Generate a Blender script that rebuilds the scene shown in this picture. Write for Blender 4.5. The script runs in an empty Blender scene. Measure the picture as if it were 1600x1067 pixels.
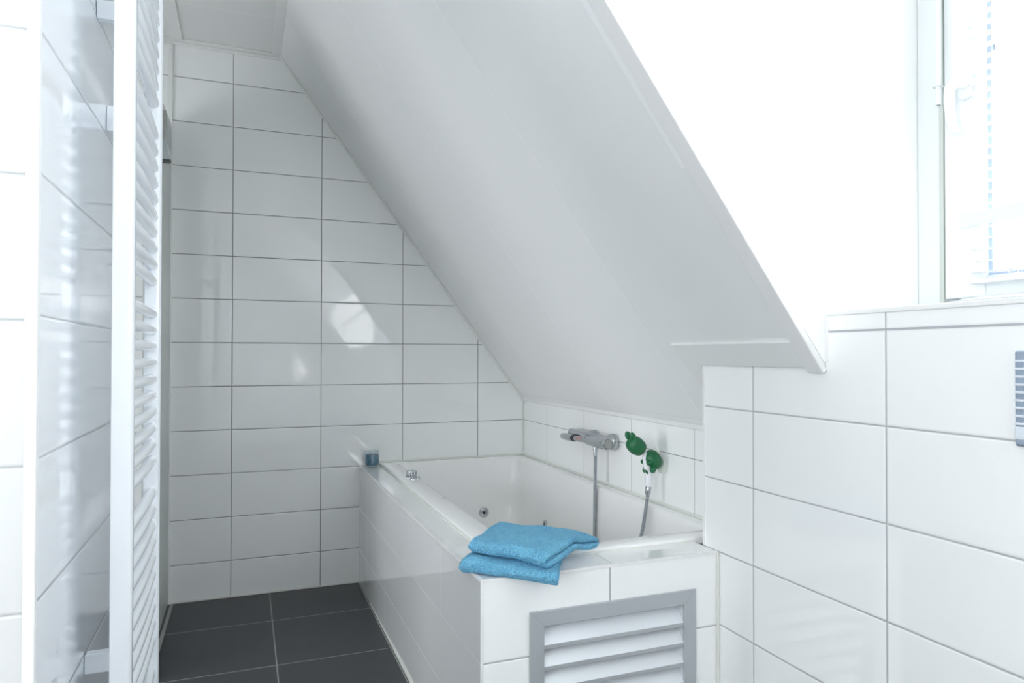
import bpy, bmesh, math, random
from mathutils import Vector, Matrix, noise
from math import sin, cos, pi, radians
random.seed(7)
sc = bpy.context.scene
COL = sc.collection

# ------------------------------------------------------------------ camera, sky, exposure
EYE = 1.1137
cam_d = bpy.data.cameras.new('camera')
cam_d.sensor_width = 36.0
cam_d.lens = 1075.5587 * 36.0 / 1600.0
cam_d.shift_y = 9.488 / 1600.0
cam_d.clip_start = 0.02
cam = bpy.data.objects.new('camera', cam_d)
COL.objects.link(cam)
yaw, pit, rol = 0.3691799, 0.0108795, 0.0014334
F0 = Vector((sin(yaw), cos(yaw), 0)); R0 = Vector((cos(yaw), -sin(yaw), 0)); U0 = Vector((0, 0, 1))
F = F0 * cos(pit) + U0 * sin(pit); U2 = -F0 * sin(pit) + U0 * cos(pit)
R = R0 * cos(rol) + U2 * sin(rol); U = -R0 * sin(rol) + U2 * cos(rol)
M = Matrix((R, U, -F)).transposed().to_4x4()
M.translation = Vector((0, 0, EYE))
cam.matrix_world = M
sc.camera = cam

sc.view_settings.view_transform = 'Standard'
sc.view_settings.look = 'None'
sc.view_settings.gamma = 1.0
sc.view_settings.use_curve_mapping = False
sc.view_settings.exposure = 0.62
sc.cycles.use_denoising = True
sc.cycles.max_bounces = 16
sc.cycles.diffuse_bounces = 10
sc.cycles.glossy_bounces = 6
sc.cycles.transparent_max_bounces = 16
sc.cycles.sample_clamp_indirect = 8.0
sc.cycles.caustics_reflective = False
sc.cycles.caustics_refractive = False

world = bpy.data.worlds.new('overcast sky')
sc.world = world
world.use_nodes = True
bg = world.node_tree.nodes['Background']
bg.inputs['Color'].default_value = (0.93, 0.965, 1.0, 1)
bg.inputs['Strength'].default_value = 7.0

# the dormer windows of the right side, the added fill windows left and rear (portals only guide the sampling of the sky)
WIN_Y0, WIN_Y1, WIN_Z0, WIN_Z1 = -1.45, 1.2, 1.211, 2.28
def portal(name, loc, rot, sx, sy):
    l = bpy.data.lights.new(name, 'AREA'); l.shape = 'RECTANGLE'; l.size = sx; l.size_y = sy
    l.cycles.is_portal = True
    o = bpy.data.objects.new(name, l); COL.objects.link(o); o.location = loc; o.rotation_euler = rot
    return o
portal('sky_portal', (1.62, (WIN_Y0 + WIN_Y1) / 2, (WIN_Z0 + WIN_Z1) / 2), (0, radians(90), 0), WIN_Z1 - WIN_Z0, WIN_Y1 - WIN_Y0)

portal('sky_portal_opposite', (-1.80, -.70, 1.55), (0, radians(-90), 0), 1.50, 1.8)
portal('sky_portal_niche', (-1.80, 1.90, .86), (0, radians(-90), 0), 1.28, .9)
portal('sky_portal_rear', (-1.475, -2.36, 1.70), (radians(90), 0, 0), .35, .8)

sun_d = bpy.data.lights.new('low sun', 'SUN'); sun_d.energy = 9.0; sun_d.angle = radians(4); sun_d.color = (0.97, 0.98, 1.0)
sun = bpy.data.objects.new('low_sun', sun_d); COL.objects.link(sun)
sun.rotation_euler = Vector((-.45, -1, -.33)).to_track_quat('-Z', 'Y').to_euler()

# ------------------------------------------------------------------ node helpers and materials
def new_mat(name):
    m = bpy.data.materials.new(name); m.use_nodes = True
    nt = m.node_tree
    return m, nt, nt.nodes['Principled BSDF']

def plain(name, col, rough=0.5, metal=0.0, coat=0.0, noise_bump=0.0, nscale=200.0, spec=0.5, var=0.0):
    m, nt, b = new_mat(name)
    b.inputs['Base Color'].default_value = (*col, 1)
    b.inputs['Roughness'].default_value = rough
    b.inputs['Metallic'].default_value = metal
    b.inputs['Coat Weight'].default_value = coat
    b.inputs['Specular IOR Level'].default_value = spec
    tc = nt.nodes.new('ShaderNodeTexCoord')
    if noise_bump:
        n = nt.nodes.new('ShaderNodeTexNoise'); n.inputs['Scale'].default_value = nscale
        nt.links.new(tc.outputs['Object'], n.inputs['Vector'])
        bp = nt.nodes.new('ShaderNodeBump'); bp.inputs['Strength'].default_value = noise_bump
        bp.inputs['Distance'].default_value = 0.001
        nt.links.new(n.outputs['Fac'], bp.inputs['Height']); nt.links.new(bp.outputs['Normal'], b.inputs['Normal'])
    if var:
        n = nt.nodes.new('ShaderNodeTexNoise'); n.inputs['Scale'].default_value = nscale / 6
        nt.links.new(tc.outputs['Object'], n.inputs['Vector'])
        mx = nt.nodes.new('ShaderNodeMix'); mx.data_type = 'RGBA'
        mx.inputs[6].default_value = (*[c * (1 - var) for c in col], 1); mx.inputs[7].default_value = (*[min(1, c * (1 + var)) for c in col], 1)
        nt.links.new(n.outputs['Fac'], mx.inputs[0]); nt.links.new(mx.outputs[2], b.inputs['Base Color'])
    return m

def mth(nt, op, a, b=None, c=None, clamp=False):
    n = nt.nodes.new('ShaderNodeMath'); n.operation = op; n.use_clamp = clamp
    for i, v in enumerate((a, b, c)):
        if v is None: continue
        if isinstance(v, (int, float)): n.inputs[i].default_value = v
        else: nt.links.new(v, n.inputs[i])
    return n.outputs[0]

def line_dist(nt, coord, off, pitch):
    """distance in metres from coord to the nearest joint off + k * pitch"""
    t = mth(nt, 'SUBTRACT', coord, off)
    t = mth(nt, 'DIVIDE', t, pitch)
    t = mth(nt, 'ADD', t, 0.5)
    t = mth(nt, 'FRACT', t)
    t = mth(nt, 'SUBTRACT', t, 0.5)
    t = mth(nt, 'ABSOLUTE', t)
    return mth(nt, 'MULTIPLY', t, pitch)

def tile_mat(name, u, u0, pu, v, v0, pv, tile=(0.88, 0.89, 0.885), grout=(0.42, 0.43, 0.43), w=0.003, rough=0.03,
             wave=0.04, mottle=0.0, extra=None, depth=0.0012, spec=0.8):
    """glazed tiles: u, v are the axes (0, 1, 2) the joints are counted along, in world metres"""
    m, nt, b = new_mat(name)
    g = nt.nodes.new('ShaderNodeNewGeometry')
    s = nt.nodes.new('ShaderNodeSeparateXYZ'); nt.links.new(g.outputs['Position'], s.inputs[0])
    du = line_dist(nt, s.outputs[u], u0, pu); dv = line_dist(nt, s.outputs[v], v0, pv)
    d = mth(nt, 'MINIMUM', du, dv)
    if extra:
        for ax, pos, ww in extra:
            e = mth(nt, 'ABSOLUTE', mth(nt, 'SUBTRACT', s.outputs[ax], pos))
            d = mth(nt, 'MINIMUM', d, mth(nt, 'SUBTRACT', e, ww - w / 2))
    mask = mth(nt, 'SMOOTH_MIN', mth(nt, 'DIVIDE', mth(nt, 'SUBTRACT', d, w * 0.35), w * 0.3, clamp=True), 1.0, 0.0)
    mix = nt.nodes.new('ShaderNodeMix'); mix.data_type = 'RGBA'
    mix.inputs[6].default_value = (*grout, 1); mix.inputs[7].default_value = (*tile, 1)
    nt.links.new(mask, mix.inputs[0])
    colour = mix.outputs[2]
    if mottle:
        n = nt.nodes.new('ShaderNodeTexNoise'); n.inputs['Scale'].default_value = 9.0; n.inputs['Detail'].default_value = 8.0
        n.inputs['Roughness'].default_value = 0.7
        nt.links.new(g.outputs['Position'], n.inputs['Vector'])
        k = mth(nt, 'ADD', mth(nt, 'MULTIPLY', n.outputs['Fac'], 2 * mottle), 1 - mottle)
        sc_ = nt.nodes.new('ShaderNodeVectorMath'); sc_.operation = 'SCALE'
        nt.links.new(colour, sc_.inputs[0]); nt.links.new(k, sc_.inputs['Scale'])
        colour = sc_.outputs[0]
    nt.links.new(colour, b.inputs['Base Color'])
    rr = mth(nt, 'ADD', mth(nt, 'MULTIPLY', mask, rough - 0.7), 0.7)
    nt.links.new(rr, b.inputs['Roughness'])
    b.inputs['Specular IOR Level'].default_value = spec
    edge = mth(nt, 'DIVIDE', mth(nt, 'SUBTRACT', d, w * 0.3), w * 1.2, clamp=True)
    edge = mth(nt, 'POWER', edge, 0.5)
    n2 = nt.nodes.new('ShaderNodeTexNoise'); n2.inputs['Scale'].default_value = 7.0; n2.inputs['Detail'].default_value = 1.0
    nt.links.new(g.outputs['Position'], n2.inputs['Vector'])
    h = mth(nt, 'ADD', mth(nt, 'MULTIPLY', edge, depth), mth(nt, 'MULTIPLY', n2.outputs['Fac'], 0.0012 * wave))
    bp = nt.nodes.new('ShaderNodeBump'); bp.inputs['Strength'].default_value = 1.0; bp.inputs['Distance'].default_value = 1.0
    nt.links.new(h, bp.inputs['Height']); nt.links.new(bp.outputs['Normal'], b.inputs['Normal'])
    return m

ZT = 0.568           # a tile joint and the top of the bath surround
M_back = tile_mat('back wall tile', 0, -0.0586, 0.3981, 2, ZT, 0.2, grout=(0.25, 0.26, 0.26), w=0.0034)
M_near = tile_mat('right wall tile', 1, 1.4423, 0.3981, 2, ZT, 0.2, grout=(0.46, 0.47, 0.48), w=0.0036)
M_knee = tile_mat('knee wall tile', 1, 3.119, 0.4, 2, ZT, 0.2, grout=(0.33, 0.34, 0.34), w=0.0028)
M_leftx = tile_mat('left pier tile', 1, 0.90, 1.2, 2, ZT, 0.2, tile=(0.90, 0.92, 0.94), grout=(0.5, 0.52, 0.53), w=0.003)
M_lefty_dim = tile_mat('left front tile dimmed', 0, -0.67, 0.4, 2, 1.56, 0.2, tile=(0.68, 0.685, 0.68), grout=(0.5, 0.52, 0.53), w=0.003)  # same tile darkened, so its colour offsets excess light on this face
M_side = tile_mat('bath side tile', 1, 1.95, 0.413, 2, 0.365, 0.2, grout=(0.70, 0.71, 0.72), w=0.0032, rough=0.012, wave=0.0, depth=0.0006, spec=1.0)
M_front = tile_mat('bath front tile', 0, 0.888, 0.4, 2, 0.365, 0.2, grout=(0.42, 0.43, 0.43), w=0.0034)
M_ledge_s = tile_mat('bath ledge tile', 1, 2.70, 0.8, 0, 5.0, 9.0, grout=(0.55, 0.56, 0.56), w=0.002, rough=0.015, wave=0.0)
M_ledge_f = tile_mat('bath front ledge tile', 0, 0.90, 0.8, 1, 5.0, 9.0, grout=(0.55, 0.56, 0.56), w=0.002, rough=0.015, wave=0.0)
M_floor = tile_mat('anthracite floor tile', 0, 0.11, 0.41, 1, 3.062, 0.443, tile=(0.043, 0.045, 0.050), grout=(0.33, 0.33, 0.32),
                   w=0.0042, rough=0.42, wave=0.0, mottle=0.22, extra=[(0, -0.302, 0.007)], depth=0.0005, spec=0.4)
for m_, w_ in ((M_side, .55), (M_leftx, .35), (M_ledge_s, .5), (M_ledge_f, .5)):
    b_ = m_.node_tree.nodes['Principled BSDF']
    b_.inputs['Coat Weight'].default_value = w_; b_.inputs['Coat Roughness'].default_value = 0.015; b_.inputs['Coat IOR'].default_value = 1.6
M_white_tile = plain('glazed white', (0.80, 0.815, 0.82), 0.08)
M_pvc = plain('white plastic trim', (0.80, 0.80, 0.79), 0.35)
M_trimgrey = plain('satin plastic moulding', (0.80, 0.805, 0.79), 0.35)
M_paint = plain('white paint', (0.86, 0.87, 0.87), 0.5, noise_bump=0.05, nscale=300)
M_cheek = plain('white dormer lining', (0.88, 0.885, 0.88), 0.45)
M_enamel = plain('white enamel', (0.80, 0.83, 0.86), 0.18, coat=0.4)
M_acryl = plain('white acrylic', (0.88, 0.88, 0.87), 0.08, coat=0.3)
M_chrome = plain('chrome', (0.52, 0.54, 0.57), 0.07, metal=1.0)
M_satin = plain('satin steel', (0.42, 0.42, 0.41), 0.3, metal=1.0)
M_dark = plain('dark rubber', (0.03, 0.03, 0.035), 0.5)
M_alu = plain('grey aluminium', (0.47, 0.50, 0.52), 0.38, metal=0.35, noise_bump=0.02)
M_alu_l = plain('pale aluminium', (0.76, 0.79, 0.82), 0.42, metal=0.25)
M_green = plain('green plastic', (0.008, 0.125, 0.045), 0.38)
M_whitepl = plain('white handle plastic', (0.82, 0.83, 0.86), 0.25)
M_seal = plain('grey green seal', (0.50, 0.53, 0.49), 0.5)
M_gasket = plain('grey blue glazing gasket', (0.40, 0.47, 0.60), 0.5)
M_upvc = plain('white window frame', (0.72, 0.745, 0.75), 0.25)
M_silicone = plain('grey silicone', (0.72, 0.73, 0.69), 0.4)
M_frost = plain('pale shower panel', (0.62, 0.645, 0.635), 0.25)
M_frost.node_tree.nodes['Principled BSDF'].inputs['Transmission Weight'].default_value = 0.3
M_red = plain('red mark', (0.5, 0.05, 0.03), 0.4)

def panel_mat(name, ax, off, pitch, col, lcol, rough=0.4, width=0.0035):
    """wide ceiling boards: fine pale seams along one axis"""
    m, nt, b = new_mat(name)
    g = nt.nodes.new('ShaderNodeNewGeometry')
    s = nt.nodes.new('ShaderNodeSeparateXYZ'); nt.links.new(g.outputs['Position'], s.inputs[0])
    d = line_dist(nt, s.outputs[ax], off, pitch)
    mask = mth(nt, 'DIVIDE', mth(nt, 'SUBTRACT', d, width * 0.35), width * 0.3, clamp=True)
    mix = nt.nodes.new('ShaderNodeMix'); mix.data_type = 'RGBA'
    mix.inputs[6].default_value = (*lcol, 1); mix.inputs[7].default_value = (*col, 1)
    nt.links.new(mask, mix.inputs[0]); nt.links.new(mix.outputs[2], b.inputs['Base Color'])
    b.inputs['Roughness'].default_value = rough
    bp = nt.nodes.new('ShaderNodeBump'); bp.inputs['Distance'].default_value = 1.0
    nt.links.new(mth(nt, 'MULTIPLY', mth(nt, 'DIVIDE', d, width, clamp=True), 0.0012), bp.inputs['Height'])
    nt.links.new(bp.outputs['Normal'], b.inputs['Normal'])
    return m
M_slope = panel_mat('sloped ceiling board', 1, 1.829, 0.595, (0.82, 0.825, 0.82), (0.93, 0.935, 0.93))
M_ceil = panel_mat('ceiling board', 1, 3.05, 0.595, (0.78, 0.785, 0.77), (0.9, 0.9, 0.89))

def towel_mat():
    m, nt, b = new_mat('sky blue terry')
    tc = nt.nodes.new('ShaderNodeTexCoord')
    v = nt.nodes.new('ShaderNodeTexVoronoi'); v.inputs['Scale'].default_value = 330
    n = nt.nodes.new('ShaderNodeTexNoise'); n.inputs['Scale'].default_value = 230; n.inputs['Detail'].default_value = 4
    n3 = nt.nodes.new('ShaderNodeTexNoise'); n3.inputs['Scale'].default_value = 28; n3.inputs['Detail'].default_value = 3
    for x in (v, n, n3): nt.links.new(tc.outputs['Object'], x.inputs['Vector'])
    f = mth(nt, 'ADD', mth(nt, 'MULTIPLY', v.outputs['Distance'], 0.9), mth(nt, 'MULTIPLY', n.outputs['Fac'], 0.8))
    f = mth(nt, 'ADD', mth(nt, 'MULTIPLY', f, 0.75), mth(nt, 'MULTIPLY', n3.outputs['Fac'], 0.35))
    cr = nt.nodes.new('ShaderNodeValToRGB')
    cr.color_ramp.elements[0].position = 0.25; cr.color_ramp.elements[0].color = (0.045, 0.32, 0.78, 1)
    cr.color_ramp.elements[1].position = 1.0; cr.color_ramp.elements[1].color = (0.27, 0.74, 1.0, 1)
    nt.links.new(f, cr.inputs[0]); nt.links.new(cr.outputs[0], b.inputs['Base Color'])
    b.inputs['Roughness'].default_value = 0.95
    b.inputs['Sheen Weight'].default_value = 0.15; b.inputs['Sheen Tint'].default_value = (0.6, 0.85, 1, 1)
    bp = nt.nodes.new('ShaderNodeBump'); bp.inputs['Distance'].default_value = 0.010; bp.inputs['Strength'].default_value = 1.0
    nt.links.new(f, bp.inputs['Height']); nt.links.new(bp.outputs['Normal'], b.inputs['Normal'])
    return m
M_towel = towel_mat()

def glass_mat(name, tint=(1, 1, 1), base=0.06, rough=0.0):
    m = bpy.data.materials.new(name); m.use_nodes = True
    nt = m.node_tree; nt.nodes.remove(nt.nodes['Principled BSDF'])
    out = nt.nodes['Material Output']
    tr = nt.nodes.new('ShaderNodeBsdfTransparent'); tr.inputs[0].default_value = (*tint, 1)
    gl = nt.nodes.new('ShaderNodeBsdfGlossy'); gl.inputs['Roughness'].default_value = rough
    lw = nt.nodes.new('ShaderNodeLayerWeight'); lw.inputs[0].default_value = 0.5
    mx = nt.nodes.new('ShaderNodeMixShader')
    f4 = mth(nt, 'POWER', lw.outputs['Facing'], 5.0)
    nt.links.new(mth(nt, 'ADD', mth(nt, 'MULTIPLY', f4, 0.8), base, clamp=True), mx.inputs[0])
    nt.links.new(tr.outputs[0], mx.inputs[1]); nt.links.new(gl.outputs[0], mx.inputs[2])
    nt.links.new(mx.outputs[0], out.inputs['Surface'])
    return m
M_pane = glass_mat('window glass')
M_jar = glass_mat('jar glass', (0.93, 0.96, 0.97), 0.09)
M_cup = plain('clear suction plastic', (0.70, 0.74, 0.68), 0.15)
M_wax = plain('blue wax', (0.035, 0.17, 0.29), 0.45)
M_wax.node_tree.nodes['Principled BSDF'].inputs['Subsurface Weight'].default_value = 0.1

def emit(name, col, s):
    m = bpy.data.materials.new(name); m.use_nodes = True
    b = m.node_tree.nodes['Principled BSDF']
    b.inputs['Emission Color'].default_value = (*col, 1); b.inputs['Emission Strength'].default_value = s
    return m

# ------------------------------------------------------------------ mesh helpers
def obj(name, bm, mats, parent=None, smooth=None, bevel=None, subsurf=0):
    me = bpy.data.meshes.new(name)
    bmesh.ops.recalc_face_normals(bm, faces=bm.faces[:])
    bm.to_mesh(me); bm.free()
    if not isinstance(mats, (list, tuple)): mats = [mats]
    for m in mats: me.materials.append(m)
    o = bpy.data.objects.new(name, me); COL.objects.link(o)
    if parent: o.parent = parent
    if bevel:
        md = o.modifiers.new('bevel', 'BEVEL'); md.width = bevel; md.segments = 3; md.limit_method = 'ANGLE'; md.angle_limit = radians(40)
        md.harden_normals = False
    if subsurf:
        md = o.modifiers.new('sub', 'SUBSURF'); md.levels = subsurf; md.render_levels = subsurf
    if smooth is not None:
        for p in me.polygons: p.use_smooth = True
        if smooth < 180:
            me.set_sharp_from_angle(angle=radians(smooth))
    return o

def thing(name, label, cat, loc=(0, 0, 0), group=None):
    o = bpy.data.objects.new(name, None); COL.objects.link(o)
    o.empty_display_size = 0.05
    o['label'] = label; o['category'] = cat
    if group: o['group'] = group
    o.location = loc
    ORG[o.name] = Vector(loc)
    return o
ORG = {}

def part(name, bm, mats, root, **kw):
    """bm is in world metres; stored relative to its thing's base"""
    top = root
    off = Vector((0, 0, 0)); p = root
    while p is not None:
        off += p.location; p = p.parent
    bmesh.ops.translate(bm, verts=bm.verts[:], vec=-off)
    return obj(name, bm, mats, parent=root, **kw)

def tag(o, label, cat, group=None):
    o['label'] = label; o['category'] = cat
    if group: o['group'] = group
    return o

def struct(name, bm, mats, **kw):
    o = obj(name, bm, mats, **kw); o['kind'] = 'structure'
    return o

def box(bm, x0, x1, y0, y1, z0, z1, mi=0):
    vs = [bm.verts.new((x, y, z)) for z in (z0, z1) for y in (y0, y1) for x in (x0, x1)]
    for f in ((0, 1, 3, 2), (4, 6, 7, 5), (0, 4, 5, 1), (2, 3, 7, 6), (0, 2, 6, 4), (1, 5, 7, 3)):
        fa = bm.faces.new([vs[i] for i in f]); fa.material_index = mi
    return vs

def prism(bm, poly, axis, a0, a1, mi=0):
    """poly: 2-D points in the two other axes (in xyz order), extruded from a0 to a1 along axis"""
    def mk(p, a):
        c = list(p); c.insert(axis, a); return bm.verts.new(c)
    lo = [mk(p, a0) for p in poly]; hi = [mk(p, a1) for p in poly]
    n = len(poly); fs = [bm.faces.new(lo), bm.faces.new(hi[::-1])]
    for i in range(n): fs.append(bm.faces.new((lo[i], lo[(i + 1) % n], hi[(i + 1) % n], hi[i])))
    for f in fs: f.material_index = mi
    return lo + hi

def frame_of(d):
    d = d.normalized(); a = Vector((0, 0, 1)) if abs(d.z) < 0.9 else Vector((1, 0, 0))
    u = d.cross(a).normalized(); return u, d.cross(u).normalized()

def tube(bm, pts, rad, seg=16, caps=True, flat=1.0):
    """swept round tube; rad is a number or one radius per point"""
    pts = [Vector(p) for p in pts]; n = len(pts)
    if isinstance(rad, (int, float)): rad = [rad] * n
    d0 = (pts[1] - pts[0]); u, v = frame_of(d0)
    rings = []
    for i, p in enumerate(pts):
        d = (pts[min(i + 1, n - 1)] - pts[max(i - 1, 0)]).normalized()
        u = (u - d * u.dot(d)).normalized(); v = d.cross(u)
        rings.append([bm.verts.new(p + (u * cos(2 * pi * k / seg) + v * sin(2 * pi * k / seg) * flat) * rad[i]) for k in range(seg)])
    for a, b in zip(rings, rings[1:]):
        for k in range(seg): bm.faces.new((a[k], a[(k + 1) % seg], b[(k + 1) % seg], b[k]))
    if caps:
        bm.faces.new(rings[0]); bm.faces.new(rings[-1][::-1])

def lathe(bm, prof, origin, axis=(0, 0, 1), seg=32, mi=0, closed=True):
    """prof: (radius, height) pairs along axis"""
    o = Vector(origin); d = Vector(axis).normalized(); u, v = frame_of(d)
    rings = []
    for r, h in prof:
        if r < 1e-6: rings.append([bm.verts.new(o + d * h)])
        else: rings.append([bm.verts.new(o + d * h + (u * cos(2 * pi * k / seg) + v * sin(2 * pi * k / seg)) * r) for k in range(seg)])
    for a, b in zip(rings, rings[1:]):
        for k in range(seg):
            k2 = (k + 1) % seg
            if len(a) == 1 and len(b) == 1: continue
            if len(a) == 1: f = bm.faces.new((a[0], b[k2], b[k]))
            elif len(b) == 1: f = bm.faces.new((a[k], a[k2], b[0]))
            else: f = bm.faces.new((a[k], a[k2], b[k2], b[k]))
            f.material_index = mi

def catmull(pts, n=12):
    pts = [Vector(p) for p in pts]; out = []
    P = [pts[0] * 2 - pts[1]] + pts + [pts[-1] * 2 - pts[-2]]
    for i in range(1, len(P) - 2):
        for k in range(n):
            t = k / n; a, b, c, d = P[i - 1], P[i], P[i + 1], P[i + 2]
            out.append(0.5 * ((2 * b) + (c - a) * t + (2 * a - 5 * b + 4 * c - d) * t * t + (3 * b - a - 3 * c + d) * t ** 3))
    out.append(pts[-1]); return out

def by_normal(o, rules):
    """rules: function(normal) -> material slot"""
    for p in o.data.polygons: p.material_index = rules(p.normal)

# ------------------------------------------------------------------ the room shell
YB = 3.4292          # back wall
XN = 1.2291          # tiled wall on the right
XK = 1.393           # knee wall behind the bath
YN = 1.650           # far end of the right wall
YC = 1.201           # dormer cheek
XW = 1.52            # window plane
CX, CZ = 0.1432, 2.5287      # slope meets the flat ceiling
KX, KZ = 1.393, 0.868        # slope meets the knee wall
TS = (CZ - KZ) / (KX - CX)
def slope_z(x): return KZ + (KX - x) * TS
def slope_x(z): return KX - (z - KZ) / TS
XL, YR = -1.75, -2.3         # outer walls behind the camera
DZ = 2.30                    # dormer ceiling

bm = bmesh.new(); box(bm, XL - .1, 1.75, YR - .1, YB + .1, -0.1, 0.0); struct('floor', bm, M_floor)
bm = bmesh.new(); box(bm, XL - .1, CX, YR - .1, YB + .1, CZ, CZ + .1); struct('ceiling', bm, M_ceil)
# sloped ceiling beyond the dormer, and behind the camera
for nm, ya, yb in (('ceiling_slope', YC + .003, YB + .1), ('ceiling_slope', YR - .1, WIN_Y0 - .003)):
    bm = bmesh.new()
    prism(bm, [(CX, CZ), (1.60, slope_z(1.60)), (1.60, slope_z(1.60) + .16), (CX, CZ + .16)], 1, ya, yb)
    struct(nm, bm, M_slope)
bm = bmesh.new()   # the bit of slope between the flat ceiling and the dormer's ceiling
prism(bm, [(CX, CZ), (slope_x(DZ), DZ), (slope_x(DZ), DZ + .16), (CX, CZ + .16)], 1, WIN_Y0, YC)
struct('ceiling_slope', bm, M_slope)
bm = bmesh.new(); box(bm, slope_x(DZ), 1.75, WIN_Y0, YC, DZ, DZ + .1); struct('ceiling_dormer', bm, M_cheek)

bm = bmesh.new(); box(bm, XL - .1, 1.62, YB, YB + .1, 0, CZ + .1); struct('wall_back', bm, M_back)
bm = bmesh.new(); prism(bm, [(XK, 0), (XK + .12, 0), (XK + .12, slope_z(XK + .12)), (XK, slope_z(XK))], 1, YN - .1, YB)
struct('wall_knee', bm, M_knee)
# tiled wall on the right: lower beyond the cheek, sill height inside the dormer
bm = bmesh.new()
prism(bm, [(YR, 0), (YN, 0), (YN, 1.088), (YC, 1.088), (YC, 1.211), (WIN_Y0, 1.211), (WIN_Y0, 1.088), (YR, 1.088)], 0, XN, XK)
o = struct('wall_right', bm, [M_near, M_white_tile])
by_normal(o, lambda n: 0 if abs(n.x) > .5 else 1)
bm = bmesh.new(); box(bm, XK, 1.70, WIN_Y0, YC, 0, 1.211); struct('wall_right_outer', bm, M_white_tile)
bm = bmesh.new(); box(bm, XK, 1.70, YR, WIN_Y0, 0, 1.0); struct('wall_right_outer', bm, M_white_tile)
for nm, ya, yb in (('wall_cheek_far', YC, YC + .08), ('wall_cheek_near', WIN_Y0 - .08, WIN_Y0)):
    bm = bmesh.new()
    prism(bm, [(slope_x(DZ) - .02, DZ + .1), (slope_x(DZ) - .02, DZ + .015), (XN - .006, 1.1), (1.75, 1.0), (1.75, DZ + .1)], 1, ya, yb)
    struct(nm, bm, M_cheek)
# left: front wall that faces the camera, and the pier the radiator hangs on
XP, YP, YPE = -0.270, 1.118, 1.86
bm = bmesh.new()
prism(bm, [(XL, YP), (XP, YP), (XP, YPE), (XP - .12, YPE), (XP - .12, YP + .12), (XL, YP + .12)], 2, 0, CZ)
o = struct('wall_left', bm, [M_leftx, M_lefty_dim])
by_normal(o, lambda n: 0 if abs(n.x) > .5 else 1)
def holed(bm, axis, a0, a1, u0, u1, z0, z1, holes):
    """a wall slab a0..a1 thick along axis, u0..u1 wide, with (u, u, z, z) openings left in it"""
    def b(ua, ub, za, zb):
        if axis == 0: box(bm, a0, a1, ua, ub, za, zb)
        else: box(bm, ua, ub, a0, a1, za, zb)
    u = u0
    for h in holes:
        b(u, h[0], z0, z1); b(h[0], h[1], z0, h[2]); b(h[0], h[1], h[3], z1); u = h[1]
    b(u, u1, z0, z1)
bm = bmesh.new(); holed(bm, 0, XL - .1, XL, YR, YB, 0, CZ, [(-1.60, .20, .80, 2.30), (1.45, 2.35, .22, 1.50)])
struct('wall_left_outer', bm, M_paint)
bm = bmesh.new(); holed(bm, 1, YR - .1, YR, XL - .1, 1.62, 0, CZ + .1, [(-1.65, -1.30, 1.30, 2.10)]); struct('wall_rear', bm, M_paint)

# ---- trims
tn = [0]
def trim(bm, m=M_pvc, **kw):
    tn[0] += 1
    return struct('trim_%d' % tn[0], bm, m, **kw)
E = 0.0005
# corner profile of the pier
bm = bmesh.new(); box(bm, XP - .012, XP + .003, YP - .003, YP + .012, 0, CZ - E); trim(bm, M_pvc, bevel=0.002)
# end profile of the right wall, profile on its sill edge
bm = bmesh.new(); box(bm, XN - .002, XN + .01, YN - .008, YN + .002, ZT + .003, 1.088); trim(bm, M_pvc)
bm = bmesh.new(); box(bm, XN - .003, XN + .012, WIN_Y0, YC, 1.2025, 1.2135); trim(bm, M_pvc, bevel=0.002)
bm = bmesh.new(); box(bm, XN - .0012, XN + .006, WIN_Y0, YC, 1.1655, 1.1695); trim(bm, plain('wide grey joint', (0.42, 0.43, 0.45), 0.6))
bm = bmesh.new(); box(bm, XN - .002, XN + .008, YC - .009, YC, 1.10, 1.2135); trim(bm, M_pvc, bevel=0.002)
# moulding along the back wall under the slope
def slope_pt(x, off): return (x - off * sin(math.atan(TS)), slope_z(x) - off * cos(math.atan(TS)))
bm = bmesh.new()
a, b = slope_pt(CX, 0), slope_pt(KX, 0); c, d = slope_pt(KX, .018), slope_pt(CX, .018)
prism(bm, [a, b, (XK - E, c[1] - .004), (CX - .004, d[1] + .004)], 1, YB - .022, YB - E); trim(bm, M_trimgrey, bevel=0.004)
# cornice of the flat ceiling: back, slope side, left side
bm = bmesh.new(); box(bm, -1.7, CX, YB - .036, YB - E, CZ - .008, CZ); trim(bm, M_trimgrey, bevel=0.004)
bm = bmesh.new(); box(bm, -1.7, CX, YB - .009, YB - E, CZ - .022, CZ - .008); trim(bm, M_trimgrey, bevel=0.003)
bm = bmesh.new(); prism(bm, [(CX - .036, CZ - .008), (CX + .006, CZ - .008), (CX + .002, CZ), (CX - .036, CZ)], 1, YR, YB - .037); trim(bm, M_trimgrey, bevel=0.002)
bm = bmesh.new(); box(bm, -.323, -.269, YPE + .001, YB - .037, CZ - .008, CZ); trim(bm, M_trimgrey, bevel=0.002)
# moulding between slope and knee wall
bm = bmesh.new()
x1 = slope_x(.905)
prism(bm, [(XK - E, KZ - .001), (XK - .012, KZ + .003), (XK - .016, .902), (x1 - .004, .9075), (x1 + .001, .905 - .0005)], 1, YN + .06, YB - .023)
trim(bm, M_trimgrey, bevel=0.0015)
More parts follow.
